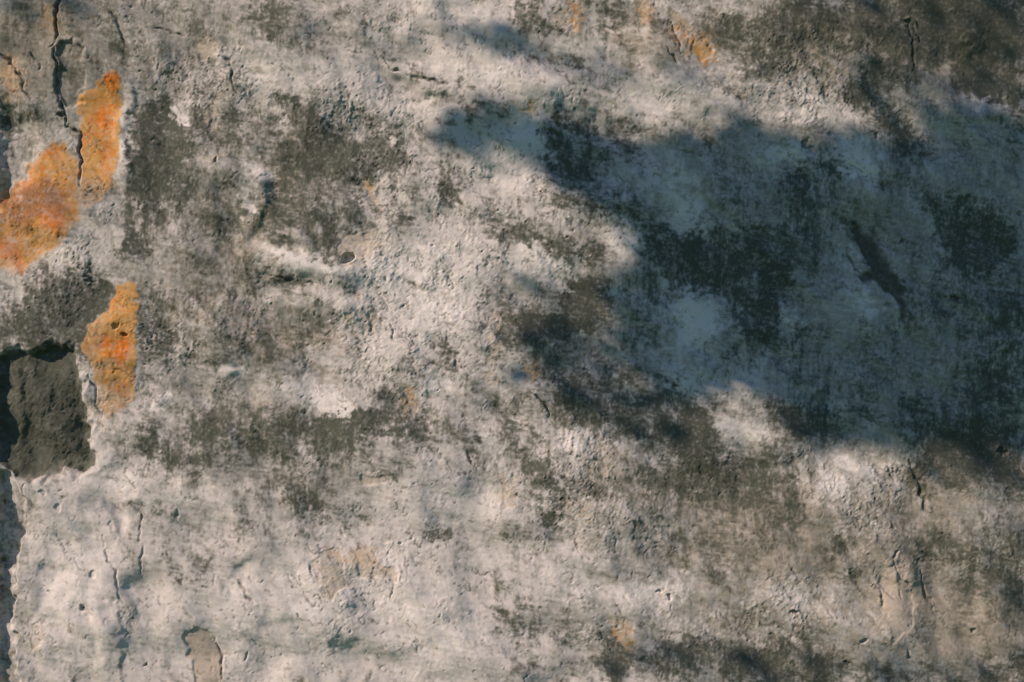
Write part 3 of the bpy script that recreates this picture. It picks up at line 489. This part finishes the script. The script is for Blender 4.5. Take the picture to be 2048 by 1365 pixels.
def leaf(c, size):
    ang = rnd.uniform(0, 2 * math.pi); tilt = rnd.uniform(-.9, .9); roll = rnd.uniform(-.9, .9)
    e = Vector((math.cos(ang), math.sin(ang), -.35 + tilt * .5)).normalized()
    s = e.cross(Vector((roll, .2, 1))).normalized(); n = e.cross(s)
    w = size * .3; b = len(LV)
    for p in (c - e * size * .5, c + s * w - n * size * .06, c + e * size * .5, c - s * w - n * size * .06): LV.append(tuple(p))
    LF.append((b, b + 1, b + 2, b + 3))
def hang(px, py, d): return Vector((px / 1000 - SX * d, -d, Z0 + (1365 - py) / 1000 + SZ * d))
THIN = [(1060,570),(1130,555),(1250,575),(1262,640),(1290,700),(1370,790),(1400,850),(1385,890),(1290,885),(1200,860),(1140,820),(1100,790),(1060,690)]
CORNER = [(1560,-60),(1640,60),(1700,150),(1780,262),(1900,245),(2050,225),(2300,230),(2300,-60)]  # from here on: sparse unseen leaves added to dim the frame's corners and edges
TOP_LEFT = [(-200,-100),(200,-100),(170,70),(60,110),(-200,220)]
BOTTOM = [(1190,1300),(1290,1275),(1500,1290),(1700,1310),(1900,1340),(2000,1300),(2300,1280),(2300,1460),(1190,1460)]
RIGHT = [(1930,1000),(2300,1000),(2300,1300),(2000,1280),(1960,1180)]
LOWER = [(1800,880),(2050,920),(2300,950),(2300,1040),(2000,1010),(1850,960)]
for pg, n, smin, smax in ((SHADE, 7000, .05, .085), (BAND, 34, .035, .055), ([(1180,120),(1300,140),(1420,165),(1420,190),(1280,175),(1180,155)], 20, .035, .05), (THIN, 130, .04, .07), (CORNER, 180, .04, .07), (LOWER, 36, .04, .06), (TOP_LEFT, 60, .04, .06), (BOTTOM, 90, .04, .06), (RIGHT, 34, .04, .06)):
    xs = [p[0] for p in pg]; ys = [p[1] for p in pg]; k = 0
    while k < n:
        px, py = rnd.uniform(min(xs), max(xs)), rnd.uniform(min(ys), max(ys))
        if not inside((px, py), pg): continue
        d = max(1.25, min(2.4, 1.7 + rnd.gauss(0, .28))); j = 7 if rnd.random() < .85 else 26
        leaf(hang(px + rnd.gauss(0, j), py + rnd.gauss(0, j * .7), d), rnd.uniform(smin, smax)); k += 1
rim_pts = [(a, b) for a, b in zip(SHADE, SHADE[1:] + SHADE[:1]) if max(a[0], b[0]) < 2100]
for k in range(260):
    (xa, ya), (xb, yb) = rnd.choice(rim_pts); t = rnd.random()
    leaf(hang(xa + (xb - xa) * t + rnd.gauss(0, 26), ya + (yb - ya) * t + rnd.gauss(0, 20), rnd.uniform(.9, 1.35)), rnd.uniform(.035, .06))
link('crown', LV, LF, M_LEAF, tree)
def tube(name, pts, parent):
    V, F, n = [], [], 9
    for i, (p, r) in enumerate(pts):
        p = Vector(p); q = Vector(pts[min(i + 1, len(pts) - 1)][0]) - Vector(pts[max(i - 1, 0)][0]); q.normalize()
        s = q.cross(Vector((.3, 1, .2))).normalized(); u = q.cross(s)
        for j in range(n):
            a = 2 * math.pi * j / n; V.append(tuple(p + (s * math.cos(a) + u * math.sin(a)) * r * (1 + .08 * math.sin(3 * a + i))))
    for i in range(len(pts) - 1):
        for j in range(n): F.append((i * n + j, i * n + (j + 1) % n, (i + 1) * n + (j + 1) % n, (i + 1) * n + j))
    return link(name, V, F, M_BARK, parent, True)
TB = Vector((-.55, -2.35, 0))
fork = hang(2250, 600, 2.05)
tube('trunk', [(TB, .14), (TB + Vector((.03, .03, .5)), .11), (TB + Vector((-.02, .1, 1.4)), .10), (TB + Vector((-.1, .2, 2.3)), .09), (fork, .075)], tree)
for a, b in (((1900, 500), (1150, 290)), ((1950, 700), (1380, 760)), ((2000, 420), (1700, 330))):
    tube('limb', [(fork, .06), (hang(*a, 1.85), .035), (hang(*b, 1.75), .010)], tree)
